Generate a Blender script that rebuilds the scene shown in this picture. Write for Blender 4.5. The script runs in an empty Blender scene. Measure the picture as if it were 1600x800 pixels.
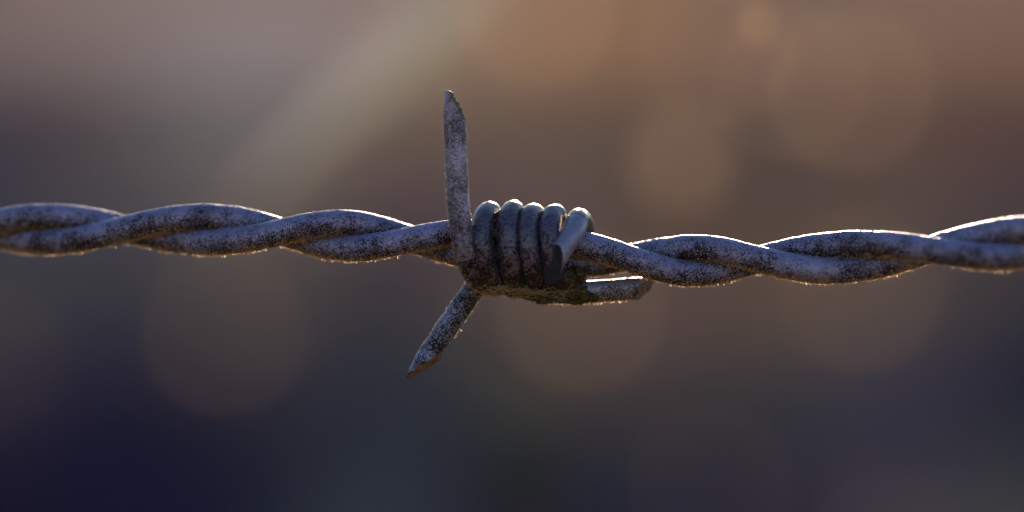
import bpy, bmesh, math, random
import numpy as np
from mathutils import Vector, noise

random.seed(7)
rng = np.random.default_rng(7)
C = bpy.context.scene
COL = C.collection

# ------------------------------------------------------------------ camera, light, exposure
MM = 0.001
S = MM / 16.0                       # one unit of wire measure: 1/16 mm, frame is 100 mm wide at the wire
DIST = 0.2778                       # camera to wire
cam_d = bpy.data.cameras.new("camera")
cam_d.lens = 100.0
cam_d.sensor_width = 36.0
cam_d.clip_start = 0.01
cam_d.clip_end = 500.0
cam_d.dof.use_dof = True
cam_d.dof.focus_distance = DIST - 30 * S
cam_d.dof.aperture_fstop = 5.6
cam_d.dof.aperture_blades = 0
cam = bpy.data.objects.new("camera", cam_d)
cam.location = (0, -DIST, 0)
cam.rotation_euler = (math.radians(90), 0, 0)
COL.objects.link(cam)
C.camera = cam

SUN_EL, SUN_AZ = 13.0, 4.0         # behind the wire, a little to the right
w = bpy.data.worlds.new("World")
C.world = w
w.use_nodes = True
nt = w.node_tree
sky = nt.nodes.new("ShaderNodeTexSky")
sky.sky_type = 'NISHITA'
sky.sun_disc = False
sky.sun_elevation = math.radians(SUN_EL)
sky.sun_rotation = math.radians(SUN_AZ)
sky.air_density = 1.3
sky.dust_density = 0.2
sky.ozone_density = 2.0
nt.links.new(sky.outputs[0], nt.nodes["Background"].inputs[0])
nt.nodes["Background"].inputs[1].default_value = 0.055

sun_d = bpy.data.lights.new("sun", 'SUN')
sun_d.energy = 5.0
sun_d.angle = math.radians(0.5)
sun_d.color = (1.0, 0.78, 0.55)
sun = bpy.data.objects.new("sun", sun_d)
e, a = math.radians(SUN_EL), math.radians(SUN_AZ)
sdir = Vector((math.sin(a) * math.cos(e), math.cos(a) * math.cos(e), math.sin(e)))
sun.rotation_euler = sdir.to_track_quat('Z', 'Y').to_euler()
sun.location = sdir * 5
COL.objects.link(sun)

C.view_settings.view_transform = 'Standard'
C.view_settings.look = 'None'
C.view_settings.gamma = 1.0
C.view_settings.exposure = 1.9
C.cycles.use_denoising = True
C.cycles.use_adaptive_sampling = False
C.cycles.max_bounces = 6
C.cycles.sample_clamp_indirect = 4.0


# ------------------------------------------------------------------ helpers
def W(x, y, c=0.0):
    """wire measure (x right, y down, c towards the viewer) -> metres"""
    return ((x - 800) * S, -c * S, (400 - y) * S)


def link(name, me, mat=None, parent=None):
    o = bpy.data.objects.new(name, me)
    COL.objects.link(o)
    for m in (mat if isinstance(mat, (list, tuple)) else [mat] if mat else []):
        me.materials.append(m)
    if parent is not None:
        o.parent = parent
    return o


def tag(o, label=None, cat=None, group=None, kind=None):
    for k, v in (("label", label), ("category", cat), ("group", group), ("kind", kind)):
        if v:
            o[k] = v
    return o


def empty(name, loc):
    o = bpy.data.objects.new(name, None)
    o.location = loc
    o.empty_display_size = 0.005
    COL.objects.link(o)
    return o


def spline(pts, step):
    """centripetal catmull-rom through pts, resampled at an even step"""
    P = np.array(pts, float)
    P = np.vstack([2 * P[0] - P[1], P, 2 * P[-1] - P[-2]])
    out = []
    for i in range(1, len(P) - 2):
        p0, p1, p2, p3 = P[i - 1:i + 3]
        t0 = 0.0
        t1 = t0 + max(1e-9, np.linalg.norm(p1 - p0)) ** .5
        t2 = t1 + max(1e-9, np.linalg.norm(p2 - p1)) ** .5
        t3 = t2 + max(1e-9, np.linalg.norm(p3 - p2)) ** .5
        t = np.linspace(t1, t2, 24, endpoint=False)[:, None]
        A1 = (t1 - t) / (t1 - t0) * p0 + (t - t0) / (t1 - t0) * p1
        A2 = (t2 - t) / (t2 - t1) * p1 + (t - t1) / (t2 - t1) * p2
        A3 = (t3 - t) / (t3 - t2) * p2 + (t - t2) / (t3 - t2) * p3
        B1 = (t2 - t) / (t2 - t0) * A1 + (t - t0) / (t2 - t0) * A2
        B2 = (t3 - t) / (t3 - t1) * A2 + (t - t1) / (t3 - t1) * A3
        out.append((t2 - t) / (t2 - t1) * B1 + (t - t1) / (t2 - t1) * B2)
    Q = np.vstack(out + [P[-2:-1]])
    L = np.concatenate([[0], np.cumsum(np.linalg.norm(np.diff(Q, axis=0), axis=1))])
    n = max(3, int(L[-1] / step) + 1)
    s = np.linspace(0, L[-1], n)
    Q = np.stack([np.interp(s, L, Q[:, k]) for k in range(3)], 1)
    return Q


def frames(Q):
    T = np.gradient(Q, axis=0)
    T /= np.linalg.norm(T, axis=1)[:, None]
    n = np.cross(T[0], (0.31, 0.87, 0.38))
    n /= np.linalg.norm(n)
    N = []
    for t in T:
        n = n - t * np.dot(n, t)
        n /= np.linalg.norm(n)
        N.append(n)
    N = np.array(N)
    return T, N, np.cross(T, N)


def tube_rings(Q, r, seg, lump=0.0):
    """rings of a tube in metres; r scalar or per-point; returns rings (n,seg,3) and normals"""
    T, N, B = frames(Q)
    r = np.broadcast_to(np.asarray(r, float), (len(Q),))
    a = np.linspace(0, 2 * math.pi, seg, endpoint=False)
    D = N[:, None, :] * np.cos(a)[None, :, None] + B[:, None, :] * np.sin(a)[None, :, None]
    R = np.repeat(r[:, None], seg, 1).copy()
    V = Q[:, None, :] + D * R[..., None]
    if lump:
        k1, k2 = 1 / (26 * S), 1 / (7 * S)
        for i in range(V.shape[0]):
            for j in range(seg):
                p = V[i, j]
                d = noise.noise((p[0] * k1, p[1] * k1, p[2] * k1)) * 0.9
                d += noise.noise((p[0] * k2 + 9, p[1] * k2, p[2] * k2)) * 0.55
                V[i, j] = p + D[i, j] * (d * lump * S)
    return V, D


def rings_mesh(name, V, cap0=False, cap1=False):
    n, seg = V.shape[:2]
    verts = V.reshape(-1, 3).tolist()
    faces = []
    for i in range(n - 1):
        for j in range(seg):
            k = (j + 1) % seg
            faces.append((i * seg + j, i * seg + k, (i + 1) * seg + k, (i + 1) * seg + j))
    if cap0:
        faces.append(tuple(range(seg - 1, -1, -1)))
    if cap1:
        faces.append(tuple((n - 1) * seg + j for j in range(seg)))
    me = bpy.data.meshes.new(name)
    me.from_pydata(verts, [], faces)
    me.polygons.foreach_set("use_smooth", [True] * len(me.polygons))
    me.update()
    return me


def cut_end(me, cuts):
    """cut a wire end by planes (point, normal, roughness); the cut faces take material slot 1"""
    bm = bmesh.new()
    bm.from_mesh(me)
    for (p, nrm, rough, slot) in cuts:
        p, nrm = Vector(p), Vector(nrm).normalized()
        geom = bm.verts[:] + bm.edges[:] + bm.faces[:]
        res = bmesh.ops.bisect_plane(bm, geom=geom, dist=1e-8, plane_co=p, plane_no=nrm, clear_outer=True)
        ed = [x for x in res["geom_cut"] if isinstance(x, bmesh.types.BMEdge)]
        if not ed:
            continue
        f = bmesh.ops.holes_fill(bm, edges=ed, sides=0)["faces"]
        if not f:
            continue
        f = bmesh.ops.poke(bm, faces=f)["faces"]
        for _ in range(3):
            inner = list({e for q in f for e in q.edges if all(ff in f for ff in e.link_faces)})
            bmesh.ops.subdivide_edges(bm, edges=inner, cuts=1, use_grid_fill=True)
            f = [q for q in bm.faces if all(abs((v.co - p).dot(nrm)) < 1e-7 for v in q.verts)]
        vs = {v for q in f for v in q.verts}
        for q in f:
            q.material_index = slot
            q.smooth = rough < 1.0
        for v in vs:
            k = 1 / (6 * S)
            k2 = 1 / (14 * S)
            d = noise.noise(v.co * k) * 0.7 + noise.noise(v.co * k2 + Vector((5, 1, 2))) * 1.2
            v.co += nrm * d * rough * S
    bmesh.ops.triangulate(bm, faces=[q for q in bm.faces if len(q.verts) > 4])
    bm.normal_update()
    bm.to_mesh(me)
    bm.free()


class NT:
    def __init__(self, name):
        self.m = bpy.data.materials.new(name)
        self.m.use_nodes = True
        self.t = self.m.node_tree
        self.p = self.t.nodes["Principled BSDF"]
        self.co = self.t.nodes.new("ShaderNodeTexCoord")

    def n(self, kind, **kw):
        o = self.t.nodes.new(kind)
        for k, v in kw.items():
            setattr(o, k, v)
        return o

    def l(self, a, b):
        self.t.links.new(a, b)

    def noise(self, scale, detail=4.0, rough=0.55, off=0.0):
        o = self.n("ShaderNodeTexNoise")
        o.inputs["Scale"].default_value = scale
        o.inputs["Detail"].default_value = detail
        o.inputs["Roughness"].default_value = rough
        mp = self.n("ShaderNodeMapping")
        mp.inputs["Location"].default_value = (off, off * .7, -off)
        self.l(self.co.outputs["Object"], mp.inputs[0])
        self.l(mp.outputs[0], o.inputs["Vector"])
        return o.outputs["Fac"]

    def ramp(self, src, stops):
        o = self.n("ShaderNodeValToRGB")
        el = o.color_ramp.elements
        while len(el) < len(stops):
            el.new(0.5)
        for q, (pos, col) in zip(el, stops):
            q.position = pos
            q.color = (col, col, col, 1) if isinstance(col, (int, float)) else (*col, 1)
        self.l(src, o.inputs[0])
        return o.outputs[0]

    def math(self, op, a, b=None, clamp=False):
        o = self.n("ShaderNodeMath", operation=op, use_clamp=clamp)
        for i, v in enumerate((a, b)):
            if v is None:
                continue
            if isinstance(v, (int, float)):
                o.inputs[i].default_value = v
            else:
                self.l(v, o.inputs[i])
        return o.outputs[0]

    def mix(self, fac, a, b):
        o = self.n("ShaderNodeMix", data_type='RGBA')
        for sock, v in ((o.inputs[0], fac), (o.inputs[6], a), (o.inputs[7], b)):
            if isinstance(v, (int, float)):
                sock.default_value = v
            elif isinstance(v, tuple):
                sock.default_value = (*v, 1)
            else:
                self.l(v, sock)
        return o.outputs[2]


def wire_material(name, pale, dark, cover, algae, rough=0.5, metal=0.35, bump=0.6, fine=6200.0, under=0.23, coat=0.6):
    """old zinc: pale crust broken by dark pits, algae growing on the undersides"""
    k = NT(name)
    big = k.noise(300, 3, .5, 3.0)
    mid = k.noise(1100, 3, .6, 1.0)
    spk = k.noise(fine, 2, .6, 0.3)
    geo = k.n("ShaderNodeNewGeometry")
    sep = k.n("ShaderNodeSeparateXYZ")
    k.l(geo.outputs["Normal"], sep.inputs[0])
    nz = sep.outputs["Z"]
    v = k.math('ADD', k.math('MULTIPLY', spk, 0.72), k.math('MULTIPLY', mid, 0.28))
    v = k.math('ADD', v, k.math('MULTIPLY', k.math('SUBTRACT', big, 0.5), 0.40))
    v = k.math('ADD', v, k.math('MULTIPLY', nz, under * 0.45))  # more crust on upper sides, weathering plus top light painted in
    v = k.math('ADD', v, cover - 0.5)
    crust = k.ramp(v, [(0.405, 0.0), (0.575, 1.0)])
    tone = k.mix(k.noise(700, 3, .6, 8.0), tuple(c * 0.72 for c in pale), tuple(min(1, c * 1.25) for c in pale))
    dk = k.mix(k.noise(900, 2, .5, 5.0), dark, (dark[0] * 2.4, dark[1] * 1.7, dark[2] * 1.2))
    col = k.mix(crust, dk, tone)
    rust = k.ramp(k.noise(520, 5, .7, 14.0), [(0.60, 0.0), (0.70, 0.55)])
    col = k.mix(rust, col, (0.075, 0.036, 0.018))
    g = k.math('ADD', k.math('MULTIPLY', nz, -0.75), k.math('MULTIPLY', k.math('SUBTRACT', mid, 0.5), 1.6))
    g = k.math('ADD', g, k.math('MULTIPLY', k.math('SUBTRACT', big, 0.5), 1.4))
    g = k.ramp(k.math('ADD', g, algae - 0.6), [(0.10, 0.0), (0.62, 0.75)])
    alg = k.mix(spk, (0.012, 0.009, 0.005), (0.11, 0.085, 0.046))
    col = k.mix(g, col, alg)
    k.l(col, k.p.inputs["Base Color"])
    k.l(k.math('MULTIPLY', k.math('SUBTRACT', 1.0, g), metal), k.p.inputs["Metallic"])
    k.l(k.math('ADD', k.math('MULTIPLY', spk, 0.35), rough - 0.17), k.p.inputs["Roughness"])
    k.l(k.math("ADD", k.math("MULTIPLY", crust, coat), 0.04), k.p.inputs["Coat Weight"])
    k.l(k.math("ADD", k.math("MULTIPLY", crust, 0.35), 0.15), k.p.inputs["Specular IOR Level"])
    k.p.inputs["Coat Roughness"].default_value = 0.42
    k.p.inputs["Sheen Weight"].default_value = 0.06
    k.p.inputs["Sheen Roughness"].default_value = 0.35
    b = k.n("ShaderNodeBump")
    b.inputs["Strength"].default_value = bump
    b.inputs["Distance"].default_value = 1.6 * S
    k.l(k.math('ADD', crust, k.math('MULTIPLY', k.noise(6000, 2, .6, 2.0), 0.8)), b.inputs["Height"])
    k.l(b.outputs[0], k.p.inputs["Normal"])
    return k.m


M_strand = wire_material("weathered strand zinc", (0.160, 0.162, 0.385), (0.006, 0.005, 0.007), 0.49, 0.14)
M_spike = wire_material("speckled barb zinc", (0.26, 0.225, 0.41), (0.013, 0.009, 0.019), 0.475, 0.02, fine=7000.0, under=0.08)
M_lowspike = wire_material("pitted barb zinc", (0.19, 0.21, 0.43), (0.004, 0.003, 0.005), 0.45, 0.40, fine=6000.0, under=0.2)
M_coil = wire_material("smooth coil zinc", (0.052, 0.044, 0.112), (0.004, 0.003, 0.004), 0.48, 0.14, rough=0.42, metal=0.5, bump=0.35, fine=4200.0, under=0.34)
M_stub = wire_material("bright barb end zinc", (0.15, 0.16, 0.31), (0.012, 0.011, 0.018), 0.62, 0.10, rough=0.42, metal=0.5, bump=0.3, under=0.1)

M_rightstub = wire_material("barb end zinc with algae", (0.21, 0.21, 0.35), (0.006, 0.005, 0.005), 0.50, 0.40, rough=0.45, metal=0.45, under=0.3)


def plain(name, c1, c2, scale, rough=0.7, metal=0.0, bump=0.3, dist=1.5 * S, spec=0.5):
    k = NT(name)
    f = k.noise(scale, 4, .6, 2.0)
    k.l(k.mix(k.ramp(f, [(0.35, 0.0), (0.65, 1.0)]), c1, c2), k.p.inputs["Base Color"])
    k.p.inputs["Roughness"].default_value = rough
    k.p.inputs["Metallic"].default_value = metal
    k.p.inputs["Specular IOR Level"].default_value = spec
    b = k.n("ShaderNodeBump")
    b.inputs["Strength"].default_value = bump
    b.inputs["Distance"].default_value = dist
    k.l(f, b.inputs["Height"])
    k.l(b.outputs[0], k.p.inputs["Normal"])
    return k.m


M_cut_rust = plain("rusty torn cut", (0.016, 0.010, 0.009), (0.13, 0.085, 0.064), 3200, 0.75, 0.0, 0.8)
M_cut_dark = plain("dark clean cut", (0.007, 0.007, 0.014), (0.016, 0.014, 0.026), 1500, 0.6, 0.0, 0.5, spec=0.12)
M_cut_pale = plain("pale cut", (0.035, 0.028, 0.040), (0.13, 0.10, 0.125), 2200, 0.6, 0.2, 0.5)


def leafy(name, c1, c2, scale, trans=0.5, tcol=None):
    """thin stuff that lets light through: diffuse and translucent"""
    k = NT(name)
    f = k.noise(scale, 3, .6, 1.0)
    col = k.mix(f, c1, c2)
    k.t.nodes.remove(k.p)
    d = k.n("ShaderNodeBsdfDiffuse")
    t = k.n("ShaderNodeBsdfTranslucent")
    k.l(col, d.inputs[0])
    if tcol:
        t.inputs[0].default_value = (*tcol, 1)
    else:
        k.l(col, t.inputs[0])
    mx = k.n("ShaderNodeMixShader")
    mx.inputs[0].default_value = trans
    k.l(d.outputs[0], mx.inputs[1])
    k.l(t.outputs[0], mx.inputs[2])
    k.l(mx.outputs[0], k.t.nodes["Material Output"].inputs[0])
    return k.m


M_frost = leafy("frost grains", (0.16, 0.16, 0.21), (0.30, 0.30, 0.36), 900, 0.6, (0.75, 0.70, 0.68))
M_algae = leafy("dry algae crust", (0.08, 0.058, 0.036), (0.24, 0.18, 0.12), 900, 0.65, (0.85, 0.66, 0.48))
M_moss = leafy("moss", (0.028, 0.022, 0.007), (0.11, 0.082, 0.026), 900, 0.45)
M_mossbody = plain("moss cushion", (0.010, 0.008, 0.004), (0.060, 0.046, 0.016), 1500, 0.95, 0, 1.0, 3 * S)
M_fibre = leafy("dry fibre", (0.24, 0.18, 0.11), (0.42, 0.33, 0.21), 700, 0.4)

# ------------------------------------------------------------------ setting: ground and bank
GROUND_Z = -0.9


_T = np.linspace(0, 60, 1201)
_SL = np.interp(_T, [0, 0.7, 1.5, 2.8, 6.0, 11.0, 40, 44, 60], [0.0, 0.62, 0.55, 0.25, 0.190, 0.165, 0.158, -0.02, -0.02])
_HT = np.concatenate([[0], np.cumsum((_SL[1:] + _SL[:-1]) / 2 * 0.05)])


def bank_height(x, y):
    """a roadside bank: steep foot, then a gentle rise that the low sun grazes"""
    t = y - 6.0
    if t <= 0:
        return 0.0
    k = min(1.0, t / 1.5)
    return float(np.interp(t, _T, _HT)) + (0.05 * noise.noise((x * 0.45, y * 0.35, 3.1)) + 0.008 * noise.noise((x * 2.1, y * 2.1, 1.1))) * k


def bank_at(px, py):
    """where the line of sight through a picture point meets the bank"""
    dx, dz = (px - 800) / 1600 * 0.36, (400 - py) / 1600 * 0.36
    y = 5.0
    while y < 50:
        d = y + DIST
        if dz * d < GROUND_Z + bank_height(dx * d, y):
            break
        y += 0.02
    return dx * d, y, GROUND_Z + bank_height(dx * d, y)


# bank colours with the background's light and shade painted in: picture point, spread, colour
LIGHT_PATCH = [  # GRID
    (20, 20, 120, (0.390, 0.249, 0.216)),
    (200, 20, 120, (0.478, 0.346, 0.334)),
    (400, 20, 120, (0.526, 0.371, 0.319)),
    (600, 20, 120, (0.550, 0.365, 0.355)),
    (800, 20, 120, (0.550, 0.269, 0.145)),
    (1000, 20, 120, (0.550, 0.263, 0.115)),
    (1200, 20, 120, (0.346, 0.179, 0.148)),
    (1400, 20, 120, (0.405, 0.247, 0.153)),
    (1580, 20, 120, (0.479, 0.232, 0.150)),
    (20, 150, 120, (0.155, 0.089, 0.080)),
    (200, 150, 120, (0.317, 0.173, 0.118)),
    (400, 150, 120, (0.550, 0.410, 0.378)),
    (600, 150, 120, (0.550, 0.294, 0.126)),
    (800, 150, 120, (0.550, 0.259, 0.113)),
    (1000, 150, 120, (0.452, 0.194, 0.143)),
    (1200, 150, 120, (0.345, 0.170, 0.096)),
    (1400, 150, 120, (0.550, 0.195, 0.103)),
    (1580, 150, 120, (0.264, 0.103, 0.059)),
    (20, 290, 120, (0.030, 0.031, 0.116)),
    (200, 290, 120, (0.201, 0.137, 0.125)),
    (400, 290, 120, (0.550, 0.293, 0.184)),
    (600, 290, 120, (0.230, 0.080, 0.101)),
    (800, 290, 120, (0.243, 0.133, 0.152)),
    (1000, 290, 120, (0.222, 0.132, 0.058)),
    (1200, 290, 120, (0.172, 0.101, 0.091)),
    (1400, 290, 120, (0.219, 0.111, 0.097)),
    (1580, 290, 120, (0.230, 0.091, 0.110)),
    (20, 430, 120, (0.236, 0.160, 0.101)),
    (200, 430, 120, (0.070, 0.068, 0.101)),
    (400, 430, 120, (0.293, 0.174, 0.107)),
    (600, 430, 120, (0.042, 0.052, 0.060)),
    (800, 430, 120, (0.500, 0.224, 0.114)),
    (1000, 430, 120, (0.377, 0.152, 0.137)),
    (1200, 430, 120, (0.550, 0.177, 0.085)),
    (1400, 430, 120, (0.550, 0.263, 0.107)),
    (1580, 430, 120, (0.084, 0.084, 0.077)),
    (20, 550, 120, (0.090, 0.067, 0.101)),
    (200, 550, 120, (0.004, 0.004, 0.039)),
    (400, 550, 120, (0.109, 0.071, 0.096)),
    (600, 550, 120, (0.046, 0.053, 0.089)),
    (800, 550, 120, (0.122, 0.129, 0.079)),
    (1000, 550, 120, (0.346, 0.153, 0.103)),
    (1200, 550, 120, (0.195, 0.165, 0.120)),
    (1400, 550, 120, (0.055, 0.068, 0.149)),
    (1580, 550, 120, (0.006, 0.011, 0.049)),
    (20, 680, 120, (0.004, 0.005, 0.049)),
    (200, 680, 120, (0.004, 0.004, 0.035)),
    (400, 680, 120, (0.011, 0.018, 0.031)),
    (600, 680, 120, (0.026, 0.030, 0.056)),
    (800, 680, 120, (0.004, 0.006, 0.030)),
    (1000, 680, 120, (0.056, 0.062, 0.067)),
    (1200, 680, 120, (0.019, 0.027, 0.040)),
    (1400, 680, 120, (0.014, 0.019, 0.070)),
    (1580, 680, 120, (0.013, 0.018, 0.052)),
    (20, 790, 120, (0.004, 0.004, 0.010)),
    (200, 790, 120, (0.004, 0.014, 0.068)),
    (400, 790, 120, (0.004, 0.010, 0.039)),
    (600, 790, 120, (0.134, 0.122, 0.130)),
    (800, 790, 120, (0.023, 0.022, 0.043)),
    (1000, 790, 120, (0.038, 0.036, 0.068)),
    (1200, 790, 120, (0.009, 0.015, 0.063)),
    (1400, 790, 120, (0.236, 0.132, 0.134)),
    (1580, 790, 120, (0.202, 0.160, 0.103)),
]
PW = [(Vector(bank_at(px, py)), r / 1600 * 0.36, col) for px, py, r, col in LIGHT_PATCH]
PW = [(c, r * (c.y + DIST), col) for c, r, col in PW]


def painted_light(p):
    """bank colour at a point, painted light and shade included"""
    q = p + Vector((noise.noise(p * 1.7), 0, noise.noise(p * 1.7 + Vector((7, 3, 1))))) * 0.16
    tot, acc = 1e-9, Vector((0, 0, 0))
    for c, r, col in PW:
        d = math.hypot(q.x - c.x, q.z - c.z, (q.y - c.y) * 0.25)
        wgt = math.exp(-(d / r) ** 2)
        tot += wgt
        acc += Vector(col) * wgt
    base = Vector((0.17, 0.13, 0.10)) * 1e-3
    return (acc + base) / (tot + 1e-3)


def field_material(name, use_attr, c1, c2):
    k = NT(name)
    f = k.noise(9, 6, .7, 1.0)
    g = k.noise(60, 4, .7, 4.0)
    v = k.math('ADD', k.math('MULTIPLY', f, 0.6), k.math('MULTIPLY', g, 0.4))
    v = k.ramp(v, [(0.35, 0.62), (0.65, 1.38)])
    if use_attr:
        at = k.n("ShaderNodeAttribute", attribute_name="painted_light")
        mul = k.n("ShaderNodeMix", data_type='RGBA', blend_type='MULTIPLY')
        mul.inputs[0].default_value = 1.0
        k.l(at.outputs["Color"], mul.inputs[6])
        k.l(v, mul.inputs[7])
        k.l(mul.outputs[2], k.p.inputs["Base Color"])
    else:
        k.l(k.mix(v, c1, c2), k.p.inputs["Base Color"])
    k.p.inputs["Roughness"].default_value = 0.95
    k.p.inputs["Specular IOR Level"].default_value = 0.0
    b = k.n("ShaderNodeBump")
    b.inputs["Strength"].default_value = 0.5
    b.inputs["Distance"].default_value = 0.02
    k.l(g, b.inputs["Height"])
    k.l(b.outputs[0], k.p.inputs["Normal"])
    return k.m


def sheet(name, xs, ys, zf, mat, colf=None):
    verts = [(x, y, zf(x, y)) for y in ys for x in xs]
    n = len(xs)
    faces = [(j * n + i, j * n + i + 1, (j + 1) * n + i + 1, (j + 1) * n + i)
             for j in range(len(ys) - 1) for i in range(n - 1)]
    me = bpy.data.meshes.new(name)
    me.from_pydata(verts, [], faces)
    me.polygons.foreach_set("use_smooth", [True] * len(me.polygons))
    if colf:
        at = me.attributes.new("painted_light", 'FLOAT_COLOR', 'POINT')
        for i, v in enumerate(verts):
            c = colf(Vector(v))
            at.data[i].color = (c[0], c[1], c[2], 1)
    return link(name, me, mat)


M_ground = field_material("dry straw ground", False, (0.15, 0.095, 0.045), (0.23, 0.16, 0.085))
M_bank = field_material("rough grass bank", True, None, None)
tag(sheet("ground", np.linspace(-30, 30, 61), np.linspace(-12, 6.1, 40),
          lambda x, y: GROUND_Z + 0.02 * noise.noise((x * .5, y * .5, 0)), M_ground), kind="structure")
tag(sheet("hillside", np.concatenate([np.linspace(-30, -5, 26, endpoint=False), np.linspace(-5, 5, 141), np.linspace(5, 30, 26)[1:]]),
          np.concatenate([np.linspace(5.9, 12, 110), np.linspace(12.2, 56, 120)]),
          lambda x, y: GROUND_Z - 0.03 + bank_height(x, y), M_bank, painted_light), kind="structure")

# the low sun shines through thin evening haze in front of the bank
hz = bpy.data.materials.new("evening haze")
hz.use_nodes = True
hz.node_tree.nodes.clear()
ho = hz.node_tree.nodes.new("ShaderNodeOutputMaterial")
hv = hz.node_tree.nodes.new("ShaderNodeVolumePrincipled")
hv.inputs["Color"].default_value = (0.92, 0.84, 0.76, 1)
hv.inputs["Density"].default_value = 0.00022
hv.inputs["Anisotropy"].default_value = 0.45
hz.node_tree.links.new(hv.outputs[0], ho.inputs["Volume"])
hb = bmesh.new()
bmesh.ops.create_cube(hb, size=1.0)
for v in hb.verts:
    v.co = Vector((v.co.x * 64, v.co.y * 72 + 22.0, v.co.z * 11.0 + 3.5))
hm = bpy.data.meshes.new("haze")
hb.to_mesh(hm)
hb.free()
tag(link("haze", hm, hz), kind="stuff")

# ------------------------------------------------------------------ the barbed wire
wire = empty("barbed_wire", (0, 0, 0))
tag(wire, "weathered grey barbed wire of two twisted strands with a coiled four-pointed barb", "barbed wire")


def pchip(xk, yk, x):
    xk, yk = np.array(xk, float), np.array(yk, float)
    h = np.diff(xk)
    d = np.diff(yk) / h
    m = np.zeros_like(yk)
    m[0], m[-1] = d[0], d[-1]
    for i in range(1, len(xk) - 1):
        if d[i - 1] * d[i] > 0:
            m[i] = 2 / (1 / d[i - 1] + 1 / d[i])
    i = np.clip(np.searchsorted(xk, x) - 1, 0, len(h) - 1)
    t = (x - xk[i]) / h[i]
    return ((2 * t ** 3 - 3 * t ** 2 + 1) * yk[i] + (t ** 3 - 2 * t ** 2 + t) * h[i] * m[i]
            + (-2 * t ** 3 + 3 * t ** 2) * yk[i + 1] + (t ** 3 - t ** 2) * h[i] * m[i + 1])


XS = np.arange(-700, 2300, 3.0)
CY = pchip([-700, -300, 0, 315, 540, 700, 810, 930, 1060, 1270, 1440, 1600, 1900, 2300],
           [352, 354, 357, 358, 368, 378, 387, 398, 407, 403.5, 391, 377, 350, 312], XS)
CC = pchip([-700, 0, 190, 440, 645, 978, 1185, 1440, 1600, 2300], [-330, -90, -52, -14, 0, 0, 24, 92, 150, 420], XS)
PSI = np.radians(pchip([-830, -570, -320, -65, 190, 440, 645, 755, 880, 978, 1185, 1440, 1695, 1950, 2300],
                       [1170, 990, 810, 630, 450, 270, 90, 26, 32, 90, 270, 450, 630, 810, 1057], XS))
RS, RO = 20.5, 19.6
tubes = []                                            # (rings, normals, weight) for the frost
for k in range(2):
    ps = PSI + math.pi * k
    P = np.stack([XS, CY - RO * np.cos(ps), CC + RO * np.sin(ps)], 1)
    Q = np.array([W(*p) for p in P])
    V, D = tube_rings(Q, RS * S, 56, 1.0)
    tubes.append((V, D, 1.0, 'strand'))
    link("strand_wire", rings_mesh("strand_wire", V, True, True), M_strand, wire)

RB = 17.3
RC = 55.5


def loop_pts(x0, x1, ytop0, ytop1, tilt, yc=387.0, a0=0, a1=360, step=20):
    out = []
    for d in range(a0, a1, step):
        t = math.radians(d)
        f = d / 360
        yt = ytop0 + (ytop1 - ytop0) * f
        out.append((x0 + (x1 - x0) * f - tilt * math.sin(t),
                    yc - (yc - yt) * math.cos(t) if math.cos(t) > 0 else yc - RC * math.cos(t),
                    RC * math.sin(t)))
    return out


A_path = [(709, 118, 44), (711, 170, 46), (713, 235, 49), (716, 300, 54), (720, 350, 59), (727, 392, 57), (738, 422, 44),
          (752, 440, 20), (764, 443, -8), (772, 430, -36), (774, 405, -54), (774, 375, -56), (771, 348, -40)]
A_path += loop_pts(765, 800, 332, 330, 20)
A_path += loop_pts(800, 832, 330, 335, 13)
A_path += loop_pts(832, 866, 335, 336, 14, a1=150)
A_path += [(842, 443, 14), (853, 452, -2), (872, 457, -10), (905, 457, -12), (950, 454, -12), (1000, 451, -12), (1035, 449, -12)]
B_path = [(638, 611, 12), (657, 577, 9), (684, 533, 5), (713, 491, 0), (738, 454, -8), (750, 432, -30), (764, 412, -62), (790, 398, -92),
          (825, 385, -96), (850, 362, -70), (862, 342, -30)]
B_path += loop_pts(866, 904, 336, 343, 18)
B_path += [(904, 343, 0), (901, 350, 24), (891, 366, 46), (878, 388, 60), (866, 409, 69), (853, 432, 77), (840, 455, 84)]


def barb(path, lo, hi, m_coil, m_lo, m_hi, cuts_lo, cuts_hi, cut_lo, cut_hi, seg=52, n_lo='point', n_hi='point'):
    """one barb wire: coil mesh plus a pointed end at each side; lo/hi tell where an end leaves the coil"""
    path = [(x + 2.2 * noise.noise((x * .05, y * .05, c * .05)), y, c + 2.0 * noise.noise((x * .04 + 5, y * .04, c * .04))) if 745 < x < 900 and y < 445 else (x, y, c)
            for x, y, c in path]
    Q = spline([W(*p) for p in path], 2.4 * S)
    px = Q[:, 0] / S + 800
    py = 400 - Q[:, 2] / S
    i0 = next(i for i in range(len(Q)) if lo(px[i], py[i]))
    i1 = next(i for i in range(len(Q) - 1, -1, -1) if hi(px[i], py[i]))
    al_ = np.arange(len(Q)) * 2.4
    V, D = tube_rings(Q, RB * S * np.interp(al_, [14, 34, 56], [0.72, 0.92, 1.0]), seg, 1.0)
    coil = link("barb", rings_mesh("barb", V[i0:i1 + 1]), m_coil, wire)
    for sl, cuts, mt, ct in ((slice(0, i0 + 1), cuts_lo, m_lo, cut_lo), (slice(i1, len(Q)), cuts_hi, m_hi, cut_hi)):
        me = rings_mesh("point", V[sl], sl.start == 0, sl.start != 0)
        o = link("point", me, [mt, ct], coil)
        cut_end(me, [(W(*q[0]), (q[1][0], -q[1][2], -q[1][1]), q[2], q[3] if len(q) > 3 else 1) for q in cuts])
        yield o, V[sl], D[sl]
    yield coil, V[i0:i1 + 1], D[i0:i1 + 1]


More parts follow.
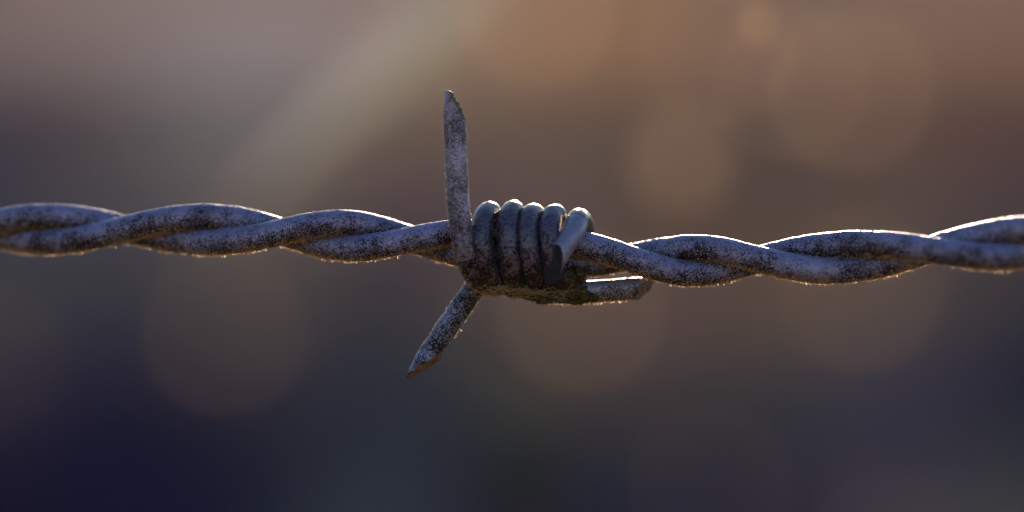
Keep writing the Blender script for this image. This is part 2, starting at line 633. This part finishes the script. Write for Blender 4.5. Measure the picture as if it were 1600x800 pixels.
# cut planes: point and normal in wire measure (x right, y down, c towards the viewer)
_n = np.cross((-32, 54, -22), (0.86, 0.5, 0.0))
_n = _n / np.linalg.norm(_n) * (1 if _n[2] > 0 else -1)
CUT_N = tuple(_n + np.array((-0.86, -0.5, 0.0)) * 0.52)
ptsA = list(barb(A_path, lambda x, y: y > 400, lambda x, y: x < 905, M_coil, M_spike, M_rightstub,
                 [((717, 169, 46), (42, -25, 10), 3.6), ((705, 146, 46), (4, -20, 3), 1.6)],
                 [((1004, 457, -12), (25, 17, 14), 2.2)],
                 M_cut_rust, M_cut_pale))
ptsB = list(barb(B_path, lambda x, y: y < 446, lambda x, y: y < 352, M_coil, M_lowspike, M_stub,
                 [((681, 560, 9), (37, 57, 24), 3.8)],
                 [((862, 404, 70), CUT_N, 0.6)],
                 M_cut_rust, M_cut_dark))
ptsA[0][0]["label"] = "upright speckled point with a chipped tip"
ptsA[1][0]["label"] = "short blunt point sticking out to the right below the strands"
ptsA[2][0]["label"] = "barb wire wound into the dark left loops of the coil"
ptsB[0][0]["label"] = "pitted point slanting down to a torn rusty tip"
ptsB[1][0]["label"] = "bluish point bent over the coil with a dark clean cut"
ptsB[2][0]["label"] = "barb wire wound into the right loops of the coil"
for (o, V, D), wt in zip(ptsA + ptsB, (3.0, 0.8, 0.4, 2.2, 0.15, 0.3)):
    tubes.append((V, D, wt, 'barb'))


# frost: tiny grains sitting on the metal
OCTA = np.array([(1, 0, 0), (-1, 0, 0), (0, 1, 0), (0, -1, 0), (0, 0, 1), (0, 0, -1)], float)
OCTF = [(0, 2, 4), (2, 1, 4), (1, 3, 4), (3, 0, 4), (2, 0, 5), (1, 2, 5), (3, 1, 5), (0, 3, 5)]


def grains(name, n_per_mm2, r0, r1, rmax, keep, fuzz=False):
    verts, faces = [], []
    for V, D, wt, kd in tubes:
        idx = np.argwhere((V[..., 0] > -0.056) & (V[..., 0] < 0.056))
        if not len(idx):
            continue
        cell = (2.4 if kd == 'barb' else 3.0) * S * (2 * math.pi * (RB if kd == 'barb' else RS) * S / V.shape[1])
        area = len(idx) * cell * 1e6
        for _ in range(int(area * n_per_mm2)):
            i, j = idx[rng.integers(len(idx))]
            p, d = V[i, j], D[i, j]
            x, y = p[0] / S + 800, 400 - p[2] / S
            if not keep(p, d, x, y, wt, kd):
                continue
            jit = rng.normal(0, 1.4, 3) * S
            jit -= d * np.dot(jit, d)
            r = min(r0 + rng.exponential(r1), rmax) * S
            Qm, _r = np.linalg.qr(rng.normal(size=(3, 3)))
            b = len(verts)
            verts += (p + jit + d * r * 0.3 + (OCTA * rng.uniform(.6, 1.3, 3)) @ Qm * r).tolist()
            faces += [tuple(b + v for v in f) for f in OCTF]
            if fuzz:
                for _k in range(2):
                    q = p + rng.normal(0, 1.5, 3) * S * 0.7
                    ln = min(0.9 + rng.exponential(0.9), 3.6) * S
                    tip = q + (d + rng.normal(0, .45, 3)) * ln
                    sd = np.cross(d, rng.normal(size=3))
                    sd = sd / np.linalg.norm(sd) * rng.uniform(.3, .6) * S
                    b = len(verts)
                    verts += [(q - sd).tolist(), (q + sd).tolist(), tip.tolist()]
                    faces += [(b, b + 1, b + 2)]
    me = bpy.data.meshes.new(name)
    me.from_pydata(verts, [], faces)
    return me


def keep_frost(p, d, x, y, wt, kd):
    if kd == 'barb' and (x > 998 or y < 188 or (y > 540 and x < 720) or (x > 832 and x < 884 and y > 380 and p[1] < -52 * S)):
        return False
    return rng.random() < wt / 3.0 and noise.noise((p[0] * 900, p[1] * 900, p[2] * 900)) > rng.uniform(-0.5, 0.25)


def keep_algae(p, d, x, y, wt, kd):
    if kd == 'barb' and (x > 985 or y < 400 or (y > 530 and x < 720) or (x > 832 and x < 884 and p[1] < -50 * S)):
        return False
    if kd == 'barb' and 740 < x < 985 and d[2] > -0.88:
        return False
    return d[2] < rng.uniform(-1.05, -0.45) and noise.noise((p[0] * 500, p[1] * 500 + 3, p[2] * 500)) > rng.uniform(-0.5, 0.3)


al = link("algae", grains("algae", 46.0, 0.7, 0.5, 2.4, keep_algae, True), M_algae, wire)
al["kind"] = "stuff"
fr = link("frost", grains("frost", 26.0, 0.5, 0.33, 1.8, keep_frost), M_frost, wire)
fr["kind"] = "stuff"

# ------------------------------------------------------------------ moss and dry fibres under the coil
moss_spots = []                                      # centre, radii


def moss():
    bm = bmesh.new()
    spots = [(752, 452, 0, 12, 6, 14), (778, 455, -4, 16, 6, 20), (806, 457, -4, 17, 7, 22), (832, 461, 0, 16, 8, 22), (856, 462, 8, 16, 11, 22),
             (874, 458, 4, 18, 15, 22), (893, 452, 0, 17, 17, 22), (884, 436, 12, 16, 16, 20), (903, 430, 2, 10, 14, 18), (866, 440, 16, 14, 14, 20),
             (925, 424, -14, 24, 7, 14), (948, 421, -14, 20, 6, 12), (845, 466, 2, 10, 8, 12), (901, 468, -4, 13, 8, 12), (912, 459, 2, 12, 11, 9), (924, 464, 0, 10, 7, 8), (862, 428, 10, 9, 12, 14), (735, 432, 18, 7, 9, 10)]
    for (x, y, c, rx, ry, rc) in spots:
        r = bmesh.ops.create_icosphere(bm, subdivisions=4, radius=1.0)
        for v in r["verts"]:
            n = v.co.normalized()
            d = 1 + 0.32 * noise.noise(n * 2.2 + Vector((x, y, 0))) + 0.16 * noise.noise(n * 6 + Vector((x, 0, y)))
            p = Vector((n.x * rx * d, -n.z * rc * d, n.y * ry * d)) * S
            v.co = Vector(W(x, y, c)) + p
    for f in bm.faces:
        f.smooth = True
    me = bpy.data.meshes.new("moss")
    bm.to_mesh(me)
    bm.free()
    # blades
    verts, faces = [v.co[:] for v in me.vertices], [tuple(p.vertices) for p in me.polygons]
    nb = len(faces)
    base = [(v.co.copy(), v.normal.copy()) for v in me.vertices]
    for _ in range(7500):
        p, n = base[rng.integers(len(base))]
        d = (n + Vector(rng.normal(0, .55, 3))).normalized()
        ln = rng.uniform(1.5, 5.0) * S
        wd = rng.uniform(0.35, 0.8) * S
        s = d.cross(Vector(rng.normal(size=3))).normalized() * wd
        b = len(verts)
        tip = p + d * ln + Vector((0, 0, -1)) * ln * rng.uniform(0, .3)
        md = p + d * ln * .55
        verts += [(p - s)[:], (p + s)[:], (md + s * .8)[:], (md - s * .8)[:], tip[:]]
        faces += [(b, b + 1, b + 2, b + 3), (b + 3, b + 2, b + 4)]
    bpy.data.meshes.remove(me)
    me = bpy.data.meshes.new("moss")
    me.from_pydata(verts, [], faces)
    o = link("moss", me, [M_mossbody, M_moss])
    me.polygons.foreach_set("material_index", [0] * nb + [1] * (len(faces) - nb))
    me.polygons.foreach_set("use_smooth", [True] * nb + [False] * (len(faces) - nb))
    return o


tag(moss(), "olive brown moss packed under the wire coil", "moss", kind="stuff")


def fibres():
    allv, allf = [], []
    for q in range(80):
        x = rng.uniform(762, 878)
        y0 = 446 + (x - 740) * 0.10
        ln = rng.uniform(30, 85)
        ang = rng.normal(0, 0.5)
        pts = []
        n = 6
        ph = rng.uniform(0, 6)
        c0 = rng.uniform(6, 30)
        for i in range(n):
            t = i / (n - 1) - .5
            xx = x + math.cos(ang) * ln * t + rng.normal(0, 2)
            yy = y0 + math.sin(ang) * ln * t + rng.normal(0, 2.5) + 3 * math.sin(ph + 4 * t)
            yy = min(yy, 463 + max(0, (xx - 790)) * 0.12)
            # wrap round the underside
            cc = c0 + 12 * (1 - (2 * t) ** 2) + rng.normal(0, 2) - max(0, yy - 455) * 1.0
            pts.append(W(xx, yy, cc))
        Q = spline(pts, 4 * S)
        V, D = tube_rings(Q, np.linspace(1, .55, len(Q)) * rng.uniform(0.3, 0.62) * S, 5)
        b = len(allv)
        nn, sg = V.shape[:2]
        allv += V.reshape(-1, 3).tolist()
        for i in range(nn - 1):
            for j in range(sg):
                k = (j + 1) % sg
                allf.append((b + i * sg + j, b + i * sg + k, b + (i + 1) * sg + k, b + (i + 1) * sg + j))
    me = bpy.data.meshes.new("dry_fibres")
    me.from_pydata(allv, [], allf)
    me.polygons.foreach_set("use_smooth", [True] * len(allf))
    return link("dry_fibres", me, M_fibre)


tag(fibres(), "thin straw coloured fibres tangled below the coil's left loops", "plant fibres", kind="stuff")

# ------------------------------------------------------------------ out of focus plants behind the wire, most added to draw light discs
def V3(px, py, d):
    """a point d metres from the viewer in the direction of a picture point"""
    return Vector(((px - 800) / 1600 * 0.36 * d, d - DIST, (400 - py) / 1600 * 0.36 * d))


M_disc_leaf = leafy("light disc leaf", (0.28, 0.19, 0.10), (0.42, 0.28, 0.15), 60, 0.6, (0.56, 0.38, 0.26))
M_stem = leafy("dry stem", (0.10, 0.075, 0.045), (0.18, 0.13, 0.08), 90, 0.2)
M_streak = leafy("light streak blade", (0.15, 0.145, 0.135), (0.23, 0.22, 0.205), 120, 0.14, (0.33, 0.33, 0.33))
M_disc_seed = leafy("light disc seed", (0.30, 0.25, 0.17), (0.42, 0.35, 0.25), 300, 0.5, (0.66, 0.54, 0.46))
M_darkhead = plain("dark seed head", (0.010, 0.012, 0.016), (0.022, 0.026, 0.032), 700, 0.9)


def stem_mesh(name, pts, r0, r1, seg=6):
    Q = spline([tuple(p) for p in pts], max(0.004, r0))
    V, D = tube_rings(Q, np.linspace(r0, r1, len(Q)), seg)
    return rings_mesh(name, V, True, True)


def leaf_mesh(name, c, size, tilt=0.0):
    """a small added cupped leaf with a midrib fold, hanging upright"""
    verts, faces = [], []
    n, m = 12, 6
    for i in range(n + 1):
        t = i / n
        wd = math.sin(math.pi * min(1, t * 1.02) ** 0.85) * 0.46 + 0.01
        for j in range(-m, m + 1):
            u = j / m
            x = u * wd
            z = (t - 0.5)
            y = 0.12 * abs(u) * wd + 0.18 * (t - .5) ** 2 + 0.02 * math.sin(9 * t + 3 * u)
            p = Vector((x * math.cos(tilt) - z * math.sin(tilt), y, x * math.sin(tilt) + z * math.cos(tilt))) * size
            verts.append((c + p)[:])
    k = 2 * m + 1
    for i in range(n):
        for j in range(2 * m):
            faces.append((i * k + j, i * k + j + 1, (i + 1) * k + j + 1, (i + 1) * k + j))
    me = bpy.data.meshes.new(name)
    me.from_pydata(verts, [], faces)
    me.polygons.foreach_set("use_smooth", [True] * len(faces))
    return me


def local(me, root):
    me.transform(__import__("mathutils").Matrix.Translation(-root.location))
    return me


DISC_LEAVES = [   # added leaves for light discs: picture point, distance, size in picture px, label
    (1330, 140, 3.3, 38, "the large faint brownish disc of light at the upper right"),
    (1120, 70, 2.6, 34, "the faint reddish disc left of the smallest bright disc"),
    (1235, 130, 2.1, 31, "the faint greenish disc just below the smallest bright disc"),
    (840, 10, 2.5, 42, "the warm glow at the top edge right of the upright point"),
    (350, 520, 3.3, 24, "the large dim reddish disc below the left strands"),
    (910, 485, 3.3, 30, "the large warm disc just below the coil"),
    (1345, 450, 3.2, 28, "the wide warm disc just below the right strands"),
    (-20, 560, 2.4, 15, "the dim disc cut off by the left edge"),
    (1110, 755, 3.2, 19, "the very faint disc right of the dark spot near the bottom"),
    (1385, 860, 3.0, 19, "the dim disc cut off by the bottom edge"),
]
for px, py, d, sz, lab in DISC_LEAVES:
    c = V3(px, py, d)
    root = empty("light_disc_leaf", (c.x + 0.04, c.y + 0.02, GROUND_Z))
    tag(root, "added blurred leaf standing in for " + lab, "leaf stalk", "added leaves blurred into round discs of light")
    size = sz * 0.8 / 1600 * 0.36 * d
    u = size * 0.5
    link("leaf", local(leaf_mesh("leaf", c, size * 1.15, rng.uniform(-.6, .6)), root), M_disc_leaf, root)  # added leaf, draws the disc of light
    link("stem", local(stem_mesh("stem", [(c.x + 0.04, c.y + 0.02, GROUND_Z), (c.x + 0.025, c.y + .015, (GROUND_Z + c.z) / 2),
                                          (c.x + 0.004, c.y + .008, c.z - u)], 0.0011, 0.0007), root), M_stem, root)


def drooping(px, py, d, sz, route, r, lab):  # added seed on a stalk, stands in for a small disc of light
    c = V3(px, py, d)
    pts = [V3(px, py - sz * .5, d)] + [V3(x, y, d) for x, y in route]
    pts.append(Vector((pts[-1].x + 0.004, pts[-1].y, GROUND_Z)))
    root = empty("light_disc_stalk", pts[-1])
    tag(root, lab, "grass stalk", "added stalks whose seeds blur into discs of light")
    Q = spline([tuple(p) for p in pts], 0.003)
    V, D = tube_rings(Q, np.linspace(r, r * 1.8, len(Q)), 6)
    link("stem", local(rings_mesh("stem", V, True, True), root), M_stem, root)
    bm = bmesh.new()
    bmesh.ops.create_icosphere(bm, subdivisions=3, radius=1.0)
    size = sz / 1600 * 0.36 * d * .5
    for v in bm.verts:
        n = v.co.copy()
        v.co = c + Vector((n.x * .85, n.y * .6, n.z * 1.1 - .1 * n.x * n.x)) * size * (1 + .08 * noise.noise(n * 2))
    for f in bm.faces:
        f.smooth = True
    me = bpy.data.meshes.new("seed")
    bm.to_mesh(me)
    bm.free()
    link("seed", local(me, root), M_disc_seed, root)


drooping(1187, 36, 0.366, 36, [(1225, -120), (1500, -300), (1850, -120), (2080, 700)], 0.00015,
         "smallest and brightest disc of light near the top edge at the right, made by an added seed")
drooping(1065, 250, 0.66, 74, [(1080, -40), (1300, -330), (1800, -200), (2060, 700)], 0.0002,
         "clear tan disc of light above the right strands, made by an added seed")


def seed_head():
    d = 0.60
    top, c, foot = V3(815, 655, d), V3(815, 738, d), V3(818, 830, d)
    root = empty("seed_head", (c.x, c.y, GROUND_Z))
    tag(root, "dark bluish blurred seed head poking up at the bottom edge below the coil", "seed head")
    link("stem", local(stem_mesh("stem", [(c.x, c.y, GROUND_Z), (c.x + .006, c.y, (GROUND_Z + c.z) / 2), tuple(foot)], 0.0012, 0.0008), root), M_stem, root)
    bm = bmesh.new()
    hh = (top - c).length
    for k in range(46):
        t = k / 45
        a = k * 2.4
        rr = math.sin(math.pi * (0.12 + 0.8 * t)) * hh * .62
        p = c + Vector((math.cos(a) * rr * .6, math.sin(a) * rr * .6, (t - .5) * 2 * hh * .85))
        r = bmesh.ops.create_icosphere(bm, subdivisions=2, radius=1.0)
        for v in r["verts"]:
            n = v.co.copy()
            v.co = p + Vector((n.x, n.y, n.z * 1.5)) * hh * .27
    for f in bm.faces:
        f.smooth = True
    me = bpy.data.meshes.new("head")
    bm.to_mesh(me)
    bm.free()
    link("head", local(me, root), M_darkhead, root)


seed_head()


def light_streak():  # added blade, stands in for a slanting ray of light
    d = 0.55
    mid = [(350, 350), (420, 275), (515, 185), (620, 90), (720, -5), (800, -110), (810, -240), (700, -420), (400, -560), (0, -480), (-300, 100), (-380, 1200)]
    pts = [V3(x, y, d + max(0, i - 5) * 0.012) for i, (x, y) in enumerate(mid)]
    pts.append(Vector((pts[-1].x, pts[-1].y, GROUND_Z)))
    root = empty("light_streak_blade", pts[-1])
    tag(root, "slanting streak of light left of the upright point, made by an added blurred blade", "reed leaf")
    Q = spline([tuple(p) for p in pts], 0.004)
    L = np.concatenate([[0], np.cumsum(np.linalg.norm(np.diff(Q, axis=0), axis=1))])
    verts, faces = [], []
    for i, q in enumerate(Q):
        t = Q[min(i + 1, len(Q) - 1)] - Q[max(i - 1, 0)]
        t /= np.linalg.norm(t)
        s = np.cross(t, (0.0, 1.0, 0.0))
        s /= np.linalg.norm(s) + 1e-9
        wd = 0.0046 * float(np.interp(L[i], [0, 0.015, 0.05, 0.062, 0.078, 9], [0.04, 0.35, 0.95, 1.0, 0.07, 0.09]))
        for u in (-1, -.5, 0, .5, 1):
            verts.append((q + s * wd * u + np.array((0, 1, 0)) * 0.0016 * abs(u)).tolist())
    for i in range(len(Q) - 1):
        for j in range(4):
            faces.append((i * 5 + j, i * 5 + j + 1, (i + 1) * 5 + j + 1, (i + 1) * 5 + j))
    me = bpy.data.meshes.new("blade")
    me.from_pydata(verts, [], faces)
    me.polygons.foreach_set("use_smooth", [True] * len(faces))
    link("blade", local(me, root), M_streak, root)


light_streak()
